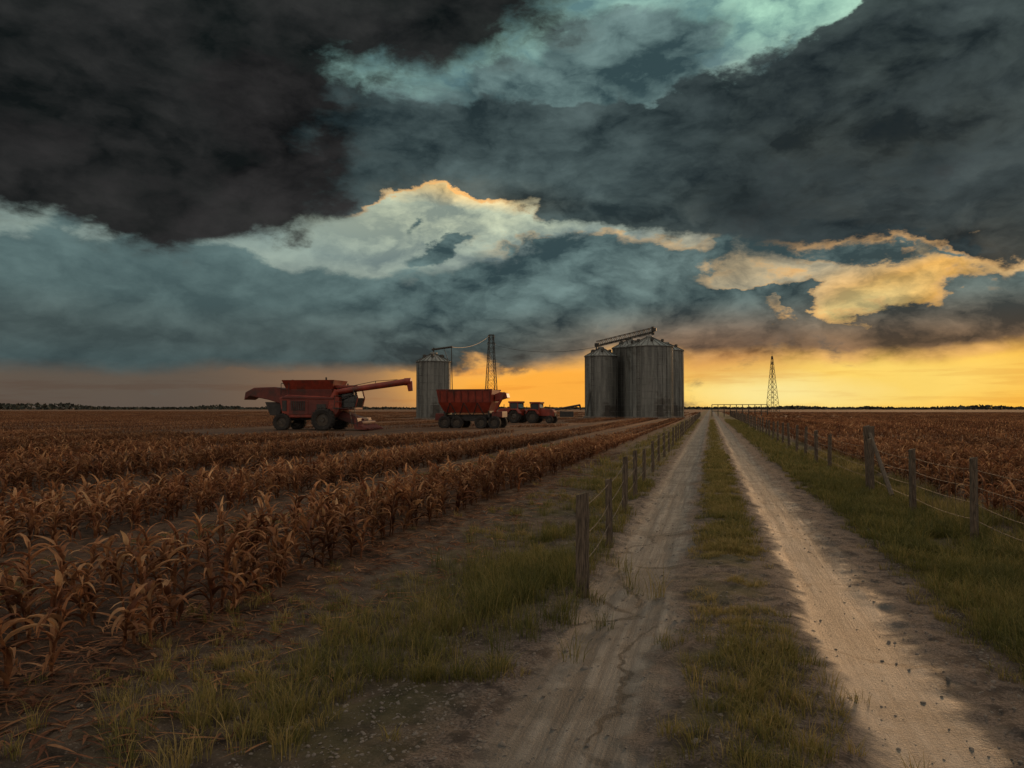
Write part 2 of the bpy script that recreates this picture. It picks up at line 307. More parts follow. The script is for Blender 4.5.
class MB:
    def __init__(s): s.v=[];s.f=[]
    def add(s,v,f):
        o=len(s.v); s.v+= [tuple(p) for p in v]; s.f+=[tuple(i+o for i in q) for q in f]; return s
    def box(s,c,d,rot=None):
        x,y,z=d[0]/2,d[1]/2,d[2]/2
        v=[Vector(p) for p in [(-x,-y,-z),(x,-y,-z),(x,y,-z),(-x,y,-z),(-x,-y,z),(x,-y,z),(x,y,z),(-x,y,z)]]
        if rot: 
            Rm=Euler(rot).to_matrix(); v=[Rm@p for p in v]
        v=[p+Vector(c) for p in v]
        return s.add(v,[(0,3,2,1),(4,5,6,7),(0,1,5,4),(1,2,6,5),(2,3,7,6),(3,0,4,7)])
    def cyl(s,p0,p1,r0,r1=None,n=8,caps=True):
        r1=r0 if r1 is None else r1; p0=Vector(p0);p1=Vector(p1); ax=(p1-p0).normalized()
        u=ax.orthogonal().normalized(); w=ax.cross(u); v=[]
        for p,r in((p0,r0),(p1,r1)):
            for i in range(n):
                t=2*math.pi*i/n; v.append(p+u*(r*math.cos(t))+w*(r*math.sin(t)))
        f=[(i,(i+1)%n,n+(i+1)%n,n+i) for i in range(n)]
        if caps: f+=[tuple(range(n))[::-1],tuple(range(n,2*n))]
        return s.add(v,f)
    def path(s,pts,r,n=5):
        for a,b in zip(pts[:-1],pts[1:]): s.cyl(a,b,r,r,n,False)
        return s
    def prism(s,prof,y0,y1):
        n=len(prof)
        v=[(p[0],y0,p[1]) for p in prof]+[(p[0],y1,p[1]) for p in prof]
        f=[(i,(i+1)%n,n+(i+1)%n,n+i) for i in range(n)]+[tuple(range(n))[::-1],tuple(range(n,2*n))]
        return s.add(v,f)
    def lathe(s,prof,c,n=32,axis='y'):
        v=[];m=len(prof)
        for i in range(n):
            t=2*math.pi*i/n
            for r,h in prof:
                if axis=='y': v.append((c[0]+r*math.cos(t),c[1]+h,c[2]+r*math.sin(t)))
                else: v.append((c[0]+r*math.cos(t),c[1]+r*math.sin(t),c[2]+h))
        f=[]
        for i in range(n):
            j=(i+1)%n
            for k in range(m-1): f.append((i*m+k,i*m+k+1,j*m+k+1,j*m+k))
        return s.add(v,f)
    def frustum(s,c,b,t,h):
        v=[]
        for (w,d),z in((b,0),(t,h)):
            for sx,sy in((-1,-1),(1,-1),(1,1),(-1,1)): v.append((c[0]+sx*w/2,c[1]+sy*d/2,c[2]+z))
        return s.add(v,[(0,3,2,1),(4,5,6,7),(0,1,5,4),(1,2,6,5),(2,3,7,6),(3,0,4,7)])
    def obj(s,name,mat,parent=None,bevel=0,smooth=False):
        me=bpy.data.meshes.new(name); me.from_pydata(s.v,[],s.f); me.update()
        bm=bmesh.new(); bm.from_mesh(me); bmesh.ops.recalc_face_normals(bm,faces=bm.faces); bm.to_mesh(me); bm.free()
        me.materials.append(mat)
        if smooth:
            for p in me.polygons: p.use_smooth=True
        o=bpy.data.objects.new(name,me); scn.collection.objects.link(o)
        if parent: o.parent=parent
        if bevel:
            b=o.modifiers.new('bevel','BEVEL'); b.width=bevel; b.segments=2; b.limit_method='ANGLE'
        return o
def empty(name,loc=(0,0,0),rz=0):
    e=bpy.data.objects.new(name,None); e.location=loc; e.rotation_euler=(0,0,rz); e.empty_display_size=.3
    scn.collection.objects.link(e); return e
# ------------------------------------------------------------ fences
def post(mb,x,y,h,r,lean=(0,0)):
    z=float(H(x,y)); n=9; rings=6; v=[]
    ph=[random.uniform(.85,1.15) for _ in range(n)]
    for k in range(rings):
        t=k/(rings-1); zz=z-.2+(h+.2)*t
        for i in range(n):
            a=2*math.pi*i/n; rr=r*ph[i]*(1-.10*t)*random.uniform(.96,1.04)
            top=(random.uniform(-.012,.012)+.015*math.cos(a)) if k==rings-1 else 0
            v.append((x+lean[0]*t+rr*math.cos(a),y+lean[1]*t+rr*math.sin(a),zz+top))
    f=[(k*n+i,k*n+(i+1)%n,(k+1)*n+(i+1)%n,(k+1)*n+i) for k in range(rings-1) for i in range(n)]
    f.append(tuple(range((rings-1)*n,rings*n)))
    mb.add(v,f)
def wires(mb,posts,hs,r=.0035,barbs=True,ymax=30,stays=False):
    for (x0,y0),(x1,y1) in zip(posts[:-1],posts[1:]):
        allp=[]
        for hh in hs:
            z0=float(H(x0,y0))+hh; z1=float(H(x1,y1))+hh; sag=random.uniform(.015,.07)*min(1,(y1-y0)/3)
            pts=[]
            for k in range(9):
                t=k/8; pts.append((x0+(x1-x0)*t,y0+(y1-y0)*t,z0+(z1-z0)*t-sag*4*t*(1-t)))
            allp.append(pts)
            rr=r*(1 if y0<20 else 1.7 if y0<50 else 3)
            mb.path(pts,rr,4)
            if barbs and y0<ymax:
                nb=int((y1-y0)/.16)
                for k in range(nb):
                    t=(k+.5)/nb; p=Vector((x0+(x1-x0)*t,y0+(y1-y0)*t,z0+(z1-z0)*t-sag*4*t*(1-t)))
                    dv=Vector((random.uniform(-1,1),random.uniform(-.5,.5),random.uniform(-1,1))).normalized()*.016
                    mb.cyl(p-dv,p+dv,.0016,.0016,3,False)
        if stays and y0<30:
            for k in range(1,8):
                for a,b in zip(allp[:-1],allp[1:]): mb.cyl(a[k],b[k],r*.7,r*.7,3,False)
fl=empty('wire_fence')
pL=[(-1.15,6.78),(-1.22,9.2),(-1.37,12.2),(-1.43,14.6),(-1.48,17.2),(-1.5,20.2)]
y=23.4
while y<170: pL.append((-1.55-.004*(y-20),y)); y+=3.3+random.uniform(-.3,.3)
mb=MB()
for i,(x,yy) in enumerate(pL):
    post(mb,x,yy,(.93 if i==0 else random.uniform(.80,.93)),.062 if i==0 else .045,(random.uniform(-.03,.03),random.uniform(-.03,.03)))
mb.obj('posts',WOOD,fl)
mb=MB(); wires(mb,pL,(.30,.55,.80)); mb.obj('wires',WIRE,fl)
fr=empty('wire_fence')
pR=[(3.45,8.6),(3.37,11.15),(3.25,13.7),(3.3,17.4),(3.28,22.9),(3.28,25.6),(3.3,28.6)]
y=31.5
while y<170: pR.append((3.3+.006*(y-30),y)); y+=3.1+random.uniform(-.2,.2)
mb=MB()
for i,(x,yy) in enumerate(pR):
    post(mb,x,yy,(1.38 if i==3 else random.uniform(1.03,1.13)),.08 if i==3 else .056,(random.uniform(-.06,.06),random.uniform(-.04,.04)))
post(mb,3.42,18.1,1.36,.075,(.05,.03)); post(mb,3.2,16.7,1.15,.06,(-.03,.05))
mb.obj('posts',WOOD,fr)
mb=MB(); mb.cyl((3.28,15.3,.05),(3.3,17.35,1.15),.045,.04,7); mb.cyl((3.3,17.3,1.1),(3.45,18.2,.8),.035,.035,7)
mb.obj('brace_rail',WOOD,fr)
mb=MB(); wires(mb,pR,(.28,.5,.72,.94),.0036,stays=True); mb.obj('wires',WIRE,fr)
# ------------------------------------------------------------ scatter via geometry nodes
def scatter(name,pts,rot,scl,idx,objs):
    coll=bpy.data.collections.new(name+'_parts')
    for o in objs: coll.objects.link(o)
    me=bpy.data.meshes.new(name); me.vertices.add(len(pts)); me.vertices.foreach_set('co',np.asarray(pts,np.float32).ravel())
    a=me.attributes.new('rot','FLOAT_VECTOR','POINT'); a.data.foreach_set('vector',np.asarray(rot,np.float32).ravel())
    a=me.attributes.new('scl','FLOAT_VECTOR','POINT'); a.data.foreach_set('vector',np.asarray(scl,np.float32).ravel())
    a=me.attributes.new('idx','INT','POINT'); a.data.foreach_set('value',np.asarray(idx,np.int32))
    me.update()
    o=bpy.data.objects.new(name,me); scn.collection.objects.link(o)
    ng=bpy.data.node_groups.new(name+'_gn','GeometryNodeTree')
    ng.interface.new_socket('Geometry',in_out='INPUT',socket_type='NodeSocketGeometry')
    ng.interface.new_socket('Geometry',in_out='OUTPUT',socket_type='NodeSocketGeometry')
    N=ng.nodes; L=ng.links
    gi=N.new('NodeGroupInput'); go=N.new('NodeGroupOutput')
    ci=N.new('GeometryNodeCollectionInfo'); ci.inputs['Collection'].default_value=coll
    ci.inputs['Separate Children'].default_value=True; ci.inputs['Reset Children'].default_value=True
    ip=N.new('GeometryNodeInstanceOnPoints'); ip.inputs['Pick Instance'].default_value=True
    def na(n,t):
        k=N.new('GeometryNodeInputNamedAttribute'); k.data_type=t; k.inputs['Name'].default_value=n
        return [s for s in k.outputs if s.name=='Attribute' and s.enabled][0]
    L.new(gi.outputs[0],ip.inputs['Points']); L.new(ci.outputs[0],ip.inputs['Instance'])
    L.new(na('idx','INT'),ip.inputs['Instance Index'])
    er=N.new('FunctionNodeEulerToRotation'); L.new(na('rot','FLOAT_VECTOR'),er.inputs[0]); L.new(er.outputs[0],ip.inputs['Rotation'])
    L.new(na('scl','FLOAT_VECTOR'),ip.inputs['Scale'])
    L.new(ip.outputs[0],go.inputs[0])
    m=o.modifiers.new('instances','NODES'); m.node_group=ng
    return o
def ribbon(base,az,el0,length,width,droop,segs,fold,tint,V,Fc,T,twist=0):
    p=np.array(base,float); ang=el0; o=len(V); s=length/segs
    for k in range(segs+1):
        t=k/segs
        w=width*(1-t)**.6*min(1,.45+t*3) if k<segs else .001
        d=np.array([math.cos(az)*math.cos(ang),math.sin(az)*math.cos(ang),math.sin(ang)])
        az2=az+twist*t
        sd=np.array([-math.sin(az2),math.cos(az2),0]); up=np.cross(d,sd)
        V.append(p-sd*w*.5+up*w*fold); V.append(p.copy()); V.append(p+sd*w*.5+up*w*fold)
        T.extend([tint]*3)
        p=p+d*s; ang-=droop/segs*(1+.6*t); az+=random.uniform(-.15,.15)
    for k in range(segs):
        a=o+k*3; Fc.append((a,a+1,a+4,a+3)); Fc.append((a+1,a+2,a+5,a+4))
def stalk(x,y,h,lean,V,Fc,T,r=.012,tint=.35,n=4,z0=-.03):
    o=len(V); lx,ly=lean
    for k in range(4):
        t=k/3; rr=r*(1-.55*t)
        for i in range(n):
            a=2*math.pi*i/n; V.append(np.array([x+lx*t*t+rr*math.cos(a),y+ly*t*t+rr*math.sin(a),z0+(h-z0)*t])); T.append(tint)
    for k in range(3):
        for i in range(n): Fc.append((o+k*n+i,o+k*n+(i+1)%n,o+(k+1)*n+(i+1)%n,o+(k+1)*n+i))
def cornplant(x0,y0,V,Fc,T,segs=6,nl=10,h=None,wmul=1.0):
    h=h or random.uniform(.36,.54); lean=(random.uniform(-.10,.10),random.uniform(-.10,.10))
    stalk(x0,y0,h,lean,V,Fc,T,n=5 if segs>4 else 3)
    az=random.uniform(0,6.28)
    for i in range(nl):
        t=(i+.3)/nl; az+=math.pi+random.uniform(-.9,.9)
        ribbon((x0+lean[0]*t*t,y0+lean[1]*t*t,h*(.04+.9*t)),az,random.uniform(.75,1.45),random.uniform(.18,.36)*(1-.2*t),random.uniform(.028,.056)*wmul,
               random.uniform(.7,2.5),segs,random.uniform(.15,.6),min(1,max(0,random.gauss(.30+.35*t,.26))),V,Fc,T,random.uniform(-1.2,1.2))
def tomesh(name,V,Fc,T,mat): return npmesh(name,np.array(V),np.array(Fc),mat,T,link=False)
cvar=[]
for k in range(12):
    V,Fc,T=[],[],[]
    cornplant(0,0,V,Fc,T,5,random.randint(12,17))
    if k%2==0: cornplant(random.uniform(-.06,.06),random.uniform(.05,.1),V,Fc,T,5,9)
    cvar.append(tomesh('corn_plant_%02d'%k,V,Fc,T,CORN))
def rowxs(side):
    out=[]
    if side<0:
        x=-4.05
        for n_,gap in [(3,2.5),(4,3.2),(6,3.8),(7,4.2),(8,5)]:
            for i in range(n_): out.append(x); x-=.70
            x-=gap-.70
        k=0
        while x>-420:
            out.append(x); x-=.78; k+=1
            if k%9==0: x-=3.0
    else:
        x=4.4
        while x<150: out.append(x); x+=.75
    return np.array(out)
rows=np.concatenate([rowxs(-1),rowxs(1)])
clear=[(-26,46.5,10,9),(-18.2,55,6.5,8),(-19,76,7,9),(-41,105,6,7),(-13,126,13,10)]
def keep(px,py):
    k=np.ones(len(px),bool)
    for cx,cy,rx,rY in clear: k&=((px-cx)/rx)**2+((py-cy)/rY)**2>1
    return k
def infov(px,py,m=3):
    d=px*F[0]+py*F[1]; r=px*R[0]+py*R[1]
    return (d>.5)&(np.abs(r)<d*.76+m)
def hs(px,py): return np.clip(1.0-(py-14)*.018,.45,1)
NEAR=42
P=[]
for xr in rows:
    if abs(xr)>62: continue
    ys=np.arange(-1,NEAR,.19); ys=ys+rng.uniform(-.07,.07,len(ys))
    xx=xr+rng.normal(0,.07,len(ys)); m=infov(xx,ys)&(rng.random(len(ys))>.05); P.append(np.stack([xx[m],ys[m]],1))
P=np.concatenate(P); P=P[keep(P[:,0],P[:,1])]
n=len(P); pts=np.column_stack([P,H(P[:,0],P[:,1])])
sc=rng.uniform(.82,1.25,n)*(.75+.25*hs(P[:,0],P[:,1]))
scatter('corn_crop',pts,np.column_stack([rng.normal(0,.12,n),rng.normal(0,.12,n),rng.uniform(0,6.28,n)]),np.column_stack([sc,sc,rng.uniform(.75,1.2,n)*hs(P[:,0],P[:,1])]),rng.integers(0,12,n),cvar)
svar=[]
for k in range(6):
    V,Fc,T=[],[],[]
    for yy in np.arange(-2,2,.3): cornplant(random.gauss(0,.06),yy+random.uniform(-.08,.08),V,Fc,T,2,5,wmul=2.0)
    svar.append(tomesh('corn_row_%02d'%k,V,Fc,T,CORN))
P=[]
for xr in rows:
    ys=np.arange(NEAR+2,300,4.0)
    xx=np.full(len(ys),xr); m=infov(xx,ys,6); P.append(np.stack([xx[m],ys[m]],1))
P=np.concatenate(P); P=P[keep(P[:,0],P[:,1])]
P=P[(P[:,1]<120)|(rng.random(len(P))<.5)]
n=len(P); pts=np.column_stack([P,H(P[:,0],P[:,1])]); sc=rng.uniform(.85,1.1,n)*np.where(P[:,0]>0,np.clip(1-.002*P[:,1],.6,1),hs(P[:,0],P[:,1]))
scatter('corn_crop',pts,np.column_stack([np.zeros(n),np.zeros(n),rng.integers(0,2,n)*math.pi]),np.column_stack([np.ones(n),np.ones(n),sc]),rng.integers(0,6,n),svar)
dv=[]
for k in range(6):
    V,Fc,T=[],[],[]
    for j in range(3): ribbon((random.uniform(-.1,.1),random.uniform(-.1,.1),.012),random.uniform(0,6.28),random.uniform(.0,.2),random.uniform(.08,.28),random.uniform(.012,.03),random.uniform(0,.4),4,.2,random.uniform(.0,.7),V,Fc,T)
    dv.append(tomesh('fallen_leaf_%02d'%k,V,Fc,T,CORN))
n=7000; px=np.where(rng.random(n)<.5,rng.normal(-3.95,.6,n),rng.uniform(-24,-4,n)); py=1+rng.random(n)**1.5*28
s=rng.uniform(.5,1.2,n)
scatter('crop_debris',np.column_stack([px,py,H(px,py)]),np.column_stack([np.zeros(n),np.zeros(n),rng.uniform(0,6.28,n)]),np.column_stack([s,s,s]),rng.integers(0,6,n),dv)
pv=[]
for k in range(5):
    bm=bmesh.new(); bmesh.ops.create_icosphere(bm,subdivisions=2,radius=1)
    for v in bm.verts: v.co=Vector((v.co.x*1.2,v.co.y*random.uniform(.9,1),v.co.z*.6))*random.uniform(.82,1.1)
    me=bpy.data.meshes.new('pebble_%d'%k); bm.to_mesh(me); bm.free(); me.materials.append(STONE)
    pv.append(bpy.data.objects.new('pebble_%d'%k,me))
n=26000; grp=rng.random(n)
px=np.where(grp<.48,rng.normal(-1.6,.42,n),np.where(grp<.64,rng.normal(.15,.3,n),np.where(grp<.82,rng.normal(1.85,.3,n),rng.uniform(-4.2,2.5,n))))
py=1.5+rng.random(n)**1.6*22
s=.003+.011*rng.random(n)**3.5+.012*(rng.random(n)>.993)
scatter('gravel_stones',np.column_stack([px,py,H(px,py)+.003]),np.column_stack([rng.normal(0,.3,n),rng.normal(0,.3,n),rng.uniform(0,6.28,n)]),np.column_stack([s,s,s]),rng.integers(0,5,n),pv)
# ------------------------------------------------------------ grass
def grassmesh(name,cx,cy,hh,tint,nb,spread,wid):
    n=len(cx); reps=np.repeat(np.arange(n),nb); N=len(reps)
    a=rng.uniform(0,2*np.pi,N); rad=spread[reps]*np.sqrt(rng.random(N))
    bx=cx[reps]+rad*np.cos(a); by=cy[reps]+rad*np.sin(a); bz=H(bx,by)-.01
    h=hh[reps]*rng.uniform(.4,1.1,N); lean=h*rng.uniform(.15,1.0,N); la=a+rng.normal(0,.8,N)
    w=wid[reps]*rng.uniform(.6,1.2,N); wa=la+np.pi/2+rng.normal(0,.5,N)
    lv=[(0,1,0),(.4,.9,.12),(.75,.6,.45),(1,.06,1.0)]
    vs=np.zeros((N,8,3),np.float32)
    for k,(t,ww,b) in enumerate(lv):
        zx=bx+lean*b*np.cos(la); zy=by+lean*b*np.sin(la); zz=bz+h*(t-.25*b*lean/h)
        vs[:,k*2]=np.stack([zx-w*ww*np.cos(wa)/2,zy-w*ww*np.sin(wa)/2,zz],1)
        vs[:,k*2+1]=np.stack([zx+w*ww*np.cos(wa)/2,zy+w*ww*np.sin(wa)/2,zz],1)
    o=np.arange(N)[:,None]*8
    f=np.stack([o+np.array([[2*k,2*k+1,2*k+3,2*k+2]]) for k in range(3)],1).reshape(-1,4)
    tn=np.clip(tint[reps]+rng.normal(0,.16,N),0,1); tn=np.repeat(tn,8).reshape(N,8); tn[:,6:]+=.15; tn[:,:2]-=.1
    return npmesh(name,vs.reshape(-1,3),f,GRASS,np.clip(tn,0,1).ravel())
def zone(n,xm,xs,y0,y1,pw,thr,sc,seed,lo=None,hi=None):
    px=rng.normal(xm,xs,n); py=y0+rng.random(n)**pw*(y1-y0)
    m=(fbm(px*sc,py*sc,seed,3)>thr)
    if lo is not None: m&=(px>lo)&(px<hi)
    return px[m],py[m]
gx,gy,gh,gt,gs=[],[],[],[],[]
def addz(z,h,t,s):
    x,y=z; gx.append(x);gy.append(y);gh.append(h*rng.uniform(.45,1.35,len(x)));gt.append(t+.25*(fbm(x*1.3,y*1.3,31)-.5)*2+rng.normal(0,.08,len(x)));gs.append(np.full(len(x),s))
addz(zone(900,-1.8,.45,4.5,18,1.3,.50,.9,41,-3.2,-1.22),.17,.45,.08)
addz((rng.normal(-1.85,.38,300),rng.normal(7.0,.8,300)),.27,.36,.09)
addz((rng.normal(-2.3,.30,70),rng.normal(5.4,.5,70)),.20,.42,.08)
addz((rng.normal(-2.55,.28,60),rng.normal(3.7,.35,60)),.22,.55,.07)
addz((rng.normal(-3.2,.5,35),rng.normal(4.6,.9,35)),.15,.62,.05)
addz(zone(600,-2.7,.6,3.5,20,1.4,.58,1.6,43,-4.0,-1.5),.11,.6,.06)
addz(zone(900,-6.3,.6,4,40,1.3,.45,.8,44,-7.4,-5.8),.10,.45,.08)
addz((rng.normal(.27,.22,200),rng.normal(4.9,.75,200)),.13,.56,.06)
addz((rng.normal(.15,.20,60),rng.normal(3.5,.35,60)),.11,.6,.06)
addz(zone(800,.17,.18,5.5,9.5,1.0,.54,1.6,47,-.28,.62),.06,.7,.06)
addz(zone(2400,.20,.17,9,30,1.2,.25,.8,48,-.22,.58),.10,.52,.07)
addz(zone(700,.17,.17,28,110,1.2,.1,.8,48,-.2,.55),.11,.5,.12)
addz(zone(4800,2.8,.45,3.5,24,1.3,.28,.8,51,1.95,4.3),.20,.34,.09)
addz(zone(1100,2.1,.2,4,20,1.3,.50,1.3,52,1.75,2.6),.09,.5,.07)
addz(zone(1300,3.8,.28,5,30,1.3,.36,1.3,57,3.2,4.5),.24,.62,.07)
addz(zone(1800,2.7,.5,24,110,1.3,.2,.8,51,1.85,4.2),.24,.38,.16)
addz(zone(1500,-2.3,.6,16,110,1.3,.35,.8,53,-3.7,-1.3),.20,.50,.15)
gx,gy,gh,gt,gs=map(np.concatenate,(gx,gy,gh,gt,gs))
m=gy<20
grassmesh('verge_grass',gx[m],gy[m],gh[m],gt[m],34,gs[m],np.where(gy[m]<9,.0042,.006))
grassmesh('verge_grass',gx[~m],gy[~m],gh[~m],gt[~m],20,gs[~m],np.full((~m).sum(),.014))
# ------------------------------------------------------------ silos
def silo(x,y,r,eave,apex):
    e=empty('grain_silo',(x,y,0),YAW)
    MB().lathe([(r,-.2),(r,eave)],(0,0,0),64,'z').obj('wall',STEEL,e,smooth=True)
    mb=MB()
    z=1.1
    while z<eave-.3: mb.lathe([(r,z-.035),(r+.035,z-.02),(r+.035,z+.02),(r,z+.035)],(0,0,0),64,'z'); z+=1.12
    mb.obj('ring_seams',ROOF,e)
    mb=MB(); ns=int(r*7)
    for i in range(ns):
        t=2*math.pi*i/ns; mb.box(((r+.05)*math.cos(t),(r+.05)*math.sin(t),eave/2),(.07,.09,eave-.1),(0,0,t))
    mb.obj('stiffeners',STEEL,e)
    mb=MB().lathe([(r+.18,eave-.12),(r+.2,eave-.02),(.55,apex-.25),(.55,apex),(.01,apex+.12)],(0,0,0),64,'z'); mb.obj('roof',ROOF,e)
    mb=MB(); nr=24
    for i in range(nr):
        t=2*math.pi*i/nr; c,s=math.cos(t),math.sin(t)
        mb.cyl(((r+.18)*c,(r+.18)*s,eave+.02),(.55*c,.55*s,apex-.21),.045,.03,4)
    for i in range(6):
        t=2*math.pi*(i+.5)/6; rr=r*.6; mb.box((rr*math.cos(t),rr*math.sin(t),eave+(apex-eave)*.45+.2),(.4,.4,.4),(0,0,t))
    mb.obj('roof_ribs_and_vents',DSTEEL,e)
    mb=MB(); t=-2.2; c,s=math.cos(t),math.sin(t); ta=Vector((-s,c,0))*.22; b=Vector((c,s,0))*(r+.25)
    for sg in(-1,1): mb.cyl(b+ta*sg,b+ta*sg+Vector((0,0,eave+.6)),.03,.03,4)
    zz=.3
    while zz<eave+.5: mb.cyl(b-ta+Vector((0,0,zz)),b+ta+Vector((0,0,zz)),.018,.018,4); zz+=.35
    for zz in np.arange(2.6,eave,1.0):
        pts=[b+ta*1.5*math.cos(k)+Vector((c,s,0))*(.7*math.sin(k))+Vector((0,0,zz)) for k in np.linspace(0,math.pi,7)]; mb.path(pts,.018,4)
    mb.obj('ladder',DSTEEL,e)
    mb=MB().box((r*math.cos(-1.3)*1.01,r*math.sin(-1.3)*1.01,1.25),(.12,1.0,1.9),(0,0,-1.3)); mb.obj('access_door',DSTEEL,e,.02)
    MB().lathe([(r+.35,-.1),(r+.35,.22),(r,.26)],(0,0,0),48,'z').obj('concrete_footing',STONE,e)
    return e
s0=silo(-41.2,107,2.55,8.85,10.25)
mb=MB(); mb.cyl((0,0,10.2),(0,0,11.0),.12,.12,6); mb.cyl((-.3,0,10.7),(2.9,0,11.15),.16,.16,6); mb.cyl((2.75,0,11.1),(2.95,0,2.0),.07,.07,6); mb.box((2.95,0,1.2),(.9,.9,1.8)); mb.path([(1.6,0,10.9),(2.6,0,8.0)],.05,4); mb.obj('fill_auger',DSTEEL,s0)
silo(-10,127.8,3.9,12.1,14.0); silo(-18.5,129.6,2.8,10.8,12.4); silo(-13.9,134.3,3.15,12.5,14.2); silo(-7.6,136.9,2.95,12.1,13.6)
def truss(mb,p0,p1,w,h,nseg,r):
    p0=Vector(p0);p1=Vector(p1); ax=(p1-p0); sd=Vector((-ax.y,ax.x,0)).normalized()*w/2; up=Vector((0,0,h))
    ch=[sd,-sd,sd+up,-sd+up]
    for c in ch: mb.cyl(p0+c,p1+c,r,r,4)
    for k in range(nseg+1):
        a=p0+ax*k/nseg
        for u_,v_ in((0,1),(2,3),(0,2),(1,3)): mb.cyl(a+ch[u_],a+ch[v_],r*.8,r*.8,4)
        if k<nseg:
            b=p0+ax*(k+1)/nseg
            for u_ in(0,1): mb.cyl(a+ch[u_],b+ch[u_+2],r*.7,r*.7,4)
gc=empty('overhead_grain_conveyor')
mb=MB(); truss(mb,(-19.2,129.6,12.55),(-9.2,128.0,14.55),.9,.9,12,.06)
mb.cyl((-9.4,128,14.2),(-9.4,128,15.6),.25,.25,8); mb.cyl((-14,131,13),(-14,129.2,13.6),.07,.07,5); mb.obj('truss',DSTEEL,gc)
mb=MB(); mb.box((-14.2,128.8,13.70),(10.0,.4,.22),(0,-.197,-.16)); mb.box((-9.2,128,15.1),(.8,.8,.5)); mb.box((-19.2,129.6,12.8),(.8,.7,.6)); mb.cyl((-19.2,128.9,12.4),(-20.6,126.5,.4),.14,.14,6); mb.obj('belt_housing',DSTEEL,gc)
# ------------------------------------------------------------ lattice towers
def tower(name,x,y,h,wb,wt,nseg,r,arms=True):
    e=empty(name,(x,y,0),YAW+.3); mb=MB()
    def c(k,i):
        t=k/nseg; w=(wb+(wt-wb)*t)/2; sx,sy=((-1,-1),(1,-1),(1,1),(-1,1))[i%4]; return Vector((sx*w,sy*w,h*t))
    for k in range(nseg):
        for i in range(4):
            mb.cyl(c(k,i),c(k+1,i),r,r,5); mb.cyl(c(k,i),c(k+1,i+1),r*.5,r*.5,4); mb.cyl(c(k,i+1),c(k+1,i),r*.5,r*.5,4); mb.cyl(c(k+1,i),c(k+1,i+1),r*.5,r*.5,4)
    mb.obj('lattice',DSTEEL,e)
    mb=MB()
    if arms:
        for z,L in((h*.99,1.3),(h*.9,1.6)): mb.box((0,0,z),(L,.10,.10)); [mb.cyl((s*L/2,0,z),(s*L/2,0,z-.4),.05,.05,5) for s in(-1,1)]
    else: mb.cyl((0,0,h),(0,0,h+1.8),.05,.03,5)
    mb.obj('head',DSTEEL,e); return e
tower('lattice_pylon',-42.9,143.8,16.6,2.5,.8,9,.075)
tower('radio_mast',20.3,264.3,19.3,3.2,.3,11,.075,False)
pc=empty('overhead_cables')
def cable(a,b,sag,r=.035):
    a=Vector(a);b=Vector(b); return [a.lerp(b,k/20)-Vector((0,0,sag*4*(k/20)*(1-k/20))) for k in range(21)]
mb=MB(); mb.path(cable((-38.4,107.8,11.1),(-43.4,143.8,16.3),.8),.04,4); mb.path(cable((-42.0,143.8,14.4),(-18.5,129.6,12.6),1.2),.035,4); mb.obj('cables',BLK,pc)
# ------------------------------------------------------------ vehicles
def wheel(t,rm,c,Rr,W,lugs=18):
    t.lathe([(Rr*.55,-W*.42),(Rr*.86,-W*.5),(Rr*.97,-W*.42),(Rr,0),(Rr*.97,W*.42),(Rr*.86,W*.5),(Rr*.55,W*.42)],c,30)
    for i in range(lugs):
        a=2*math.pi*i/lugs
        for s in(-1,1):
            aa=a+(.5*2*math.pi/lugs if s>0 else 0)
            t.box((c[0]+Rr*1.0*math.cos(aa),c[1]+s*W*.24,c[2]+Rr*1.0*math.sin(aa)),(Rr*.09,W*.45,Rr*.07),(0,-aa,0))
    rm.lathe([(.02,-W*.30),(Rr*.18,-W*.34),(Rr*.2,-W*.22),(Rr*.5,-W*.18),(Rr*.57,-W*.43),(Rr*.57,W*.43),(Rr*.5,W*.18),(Rr*.18,W*.34),(.02,W*.30)],c,24)
def rail(mb,pts,r=.025,h=.9):
    for a,b in zip(pts[:-1],pts[1:]):
        a=Vector(a);b=Vector(b)
        for z in(h,h*.5): mb.cyl(a+Vector((0,0,z)),b+Vector((0,0,z)),r,r,4)
        mb.cyl(a,a+Vector((0,0,h)),r,r,4); mb.cyl(b,b+Vector((0,0,h)),r,r,4)
